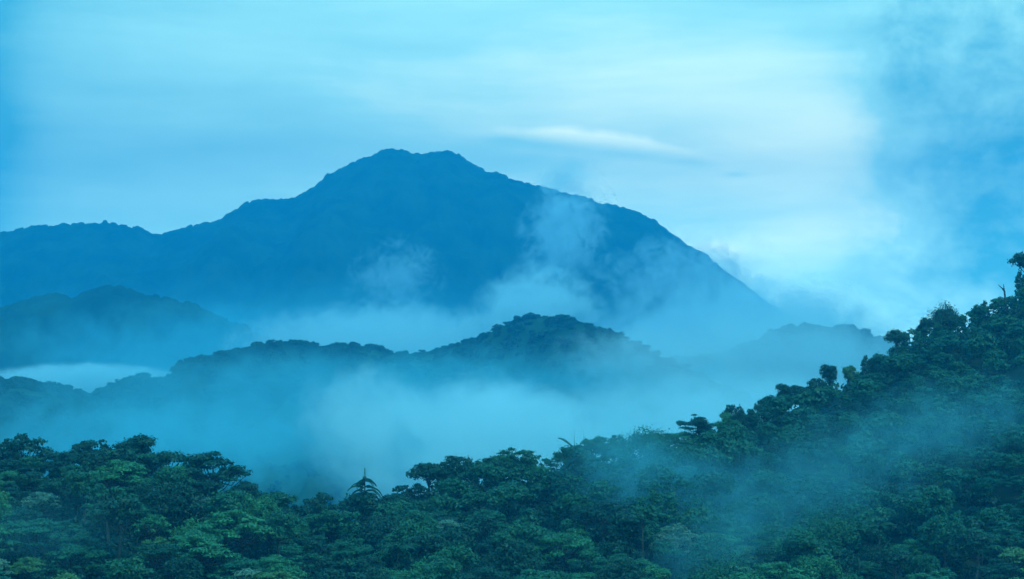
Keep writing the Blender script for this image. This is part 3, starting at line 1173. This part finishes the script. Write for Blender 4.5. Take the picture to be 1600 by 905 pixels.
MISTCOL = (0.28, 0.80, 0.93)
for a in [
    # name, px, py, Y, rx, ry, depth, tau
    dict(name='valley_fog', px=760, py=715, Y=950, rx=310, ry=140, ry_depth=190, tau=5.5, seed=2, nscale=2.0, cut=0.15, soft=1.0, rag=3.4),
    dict(name='valley_fog', px=1140, py=690, Y=1050, rx=380, ry=130, ry_depth=200, tau=4.0, seed=5, nscale=1.8, cut=0.05, soft=1.1, rag=3.0),
    dict(name='valley_fog', px=260, py=700, Y=1000, rx=480, ry=100, ry_depth=180, tau=1.6, seed=8, nscale=1.8, cut=0.2, soft=1.0, rag=3.4, col=MISTCOL),
    dict(name='fog_veil', px=560, py=630, Y=1230, rx=820, ry=115, ry_depth=110, tau=1.3, seed=9, nscale=2.0, cut=0.0, soft=1.3, rag=3.2, col=MISTCOL),
    dict(name='fog_veil', px=1230, py=570, Y=1650, rx=330, ry=110, ry_depth=130, tau=2.2, seed=10, nscale=1.6, cut=0.0, soft=1.2, rag=2.4),
    dict(name='fog_bank', px=600, py=545, Y=2150, rx=290, ry=85, ry_depth=250, tau=4.5, seed=11, nscale=2.2, cut=0.25, rag=4.0),
    dict(name='fog_plume', px=840, py=490, Y=2200, rx=120, ry=95, ry_depth=120, tau=3.6, seed=14, nscale=2.2, cut=0.3, rag=4.2),
    dict(name='fog_bank', px=1150, py=545, Y=2700, rx=300, ry=130, ry_depth=300, tau=5.0, seed=17, nscale=2.0, cut=0.2, rag=3.6),
    dict(name='fog_veil', px=500, py=540, Y=3000, rx=800, ry=130, ry_depth=250, tau=0.8, seed=18, nscale=1.4, cut=0.0, soft=1.2, rag=2.4, col=MISTCOL),
    dict(name='fog_veil', px=330, py=555, Y=2300, rx=460, ry=100, ry_depth=150, tau=1.4, seed=19, nscale=1.6, cut=0.1, soft=1.2, rag=3.0, col=MISTCOL),
    dict(name='fog_wisp', px=880, py=365, Y=3500, rx=85, ry=120, ry_depth=150, tau=3.0, seed=20, nscale=2.6, cut=0.55, tilt=15, rag=6.0),
    dict(name='fog_wisp', px=615, py=435, Y=3400, rx=100, ry=80, ry_depth=120, tau=1.5, seed=23, nscale=2.6, cut=0.6, tilt=-25, rag=6.0),
    dict(name='fog_wisp', px=1070, py=435, Y=3300, rx=180, ry=85, ry_depth=150, tau=2.0, seed=26, nscale=2.4, cut=0.5, rag=6.0),
    dict(name='fog_bank', px=125, py=598, Y=1750, rx=200, ry=36, ry_depth=140, tau=5.0, seed=29, nscale=0.9, cut=0.1, rag=2.4),
    dict(name='fog_veil', px=1250, py=755, Y=385, rx=430, ry=125, ry_depth=48, tau=0.45, seed=32, nscale=2.0, cut=0.25, soft=1.2, rag=4.4, col=MISTCOL, tilt=-22),
    dict(name='fog_veil', px=1010, py=745, Y=405, rx=210, ry=110, ry_depth=40, tau=0.8, seed=35, nscale=1.8, cut=0.15, soft=1.2, rag=3.6, col=MISTCOL, tilt=20),
    dict(name='fog_veil', px=1020, py=570, Y=1400, rx=200, ry=80, ry_depth=70, tau=1.5, seed=56, nscale=2.0, cut=0.15, soft=1.1, rag=3.6),
    dict(name='fog_plume', px=565, py=650, Y=880, rx=120, ry=100, ry_depth=90, tau=1.8, seed=44, nscale=1.9, cut=0.25, soft=1.0, rag=4.2),
    dict(name='fog_plume', px=760, py=640, Y=900, rx=140, ry=75, ry_depth=90, tau=1.5, seed=47, nscale=2.0, cut=0.3, soft=1.0, rag=4.4),
    dict(name='fog_veil', px=1470, py=665, Y=430, rx=270, ry=85, ry_depth=45, tau=0.42, seed=50, nscale=2.2, cut=0.3, soft=1.2, rag=5.0, col=MISTCOL, tilt=-18),
    dict(name='fog_veil', px=1120, py=850, Y=335, rx=210, ry=80, ry_depth=30, tau=0.32, seed=53, nscale=2.0, cut=0.25, soft=1.2, rag=4.4, col=MISTCOL, tilt=-30),
    dict(name='fog_veil', px=70, py=830, Y=300, rx=200, ry=90, ry_depth=18, tau=0.10, seed=41, nscale=1.6, cut=0.2, soft=1.2, rag=3.6, col=MISTCOL),
]:
    fog(**a)
print('longest label', max(len(d['label'].split()) for d in single), len(set(d['label'] for d in single)))
print('trees', len(trees), 'single', len(single), 'mass', len(mass))
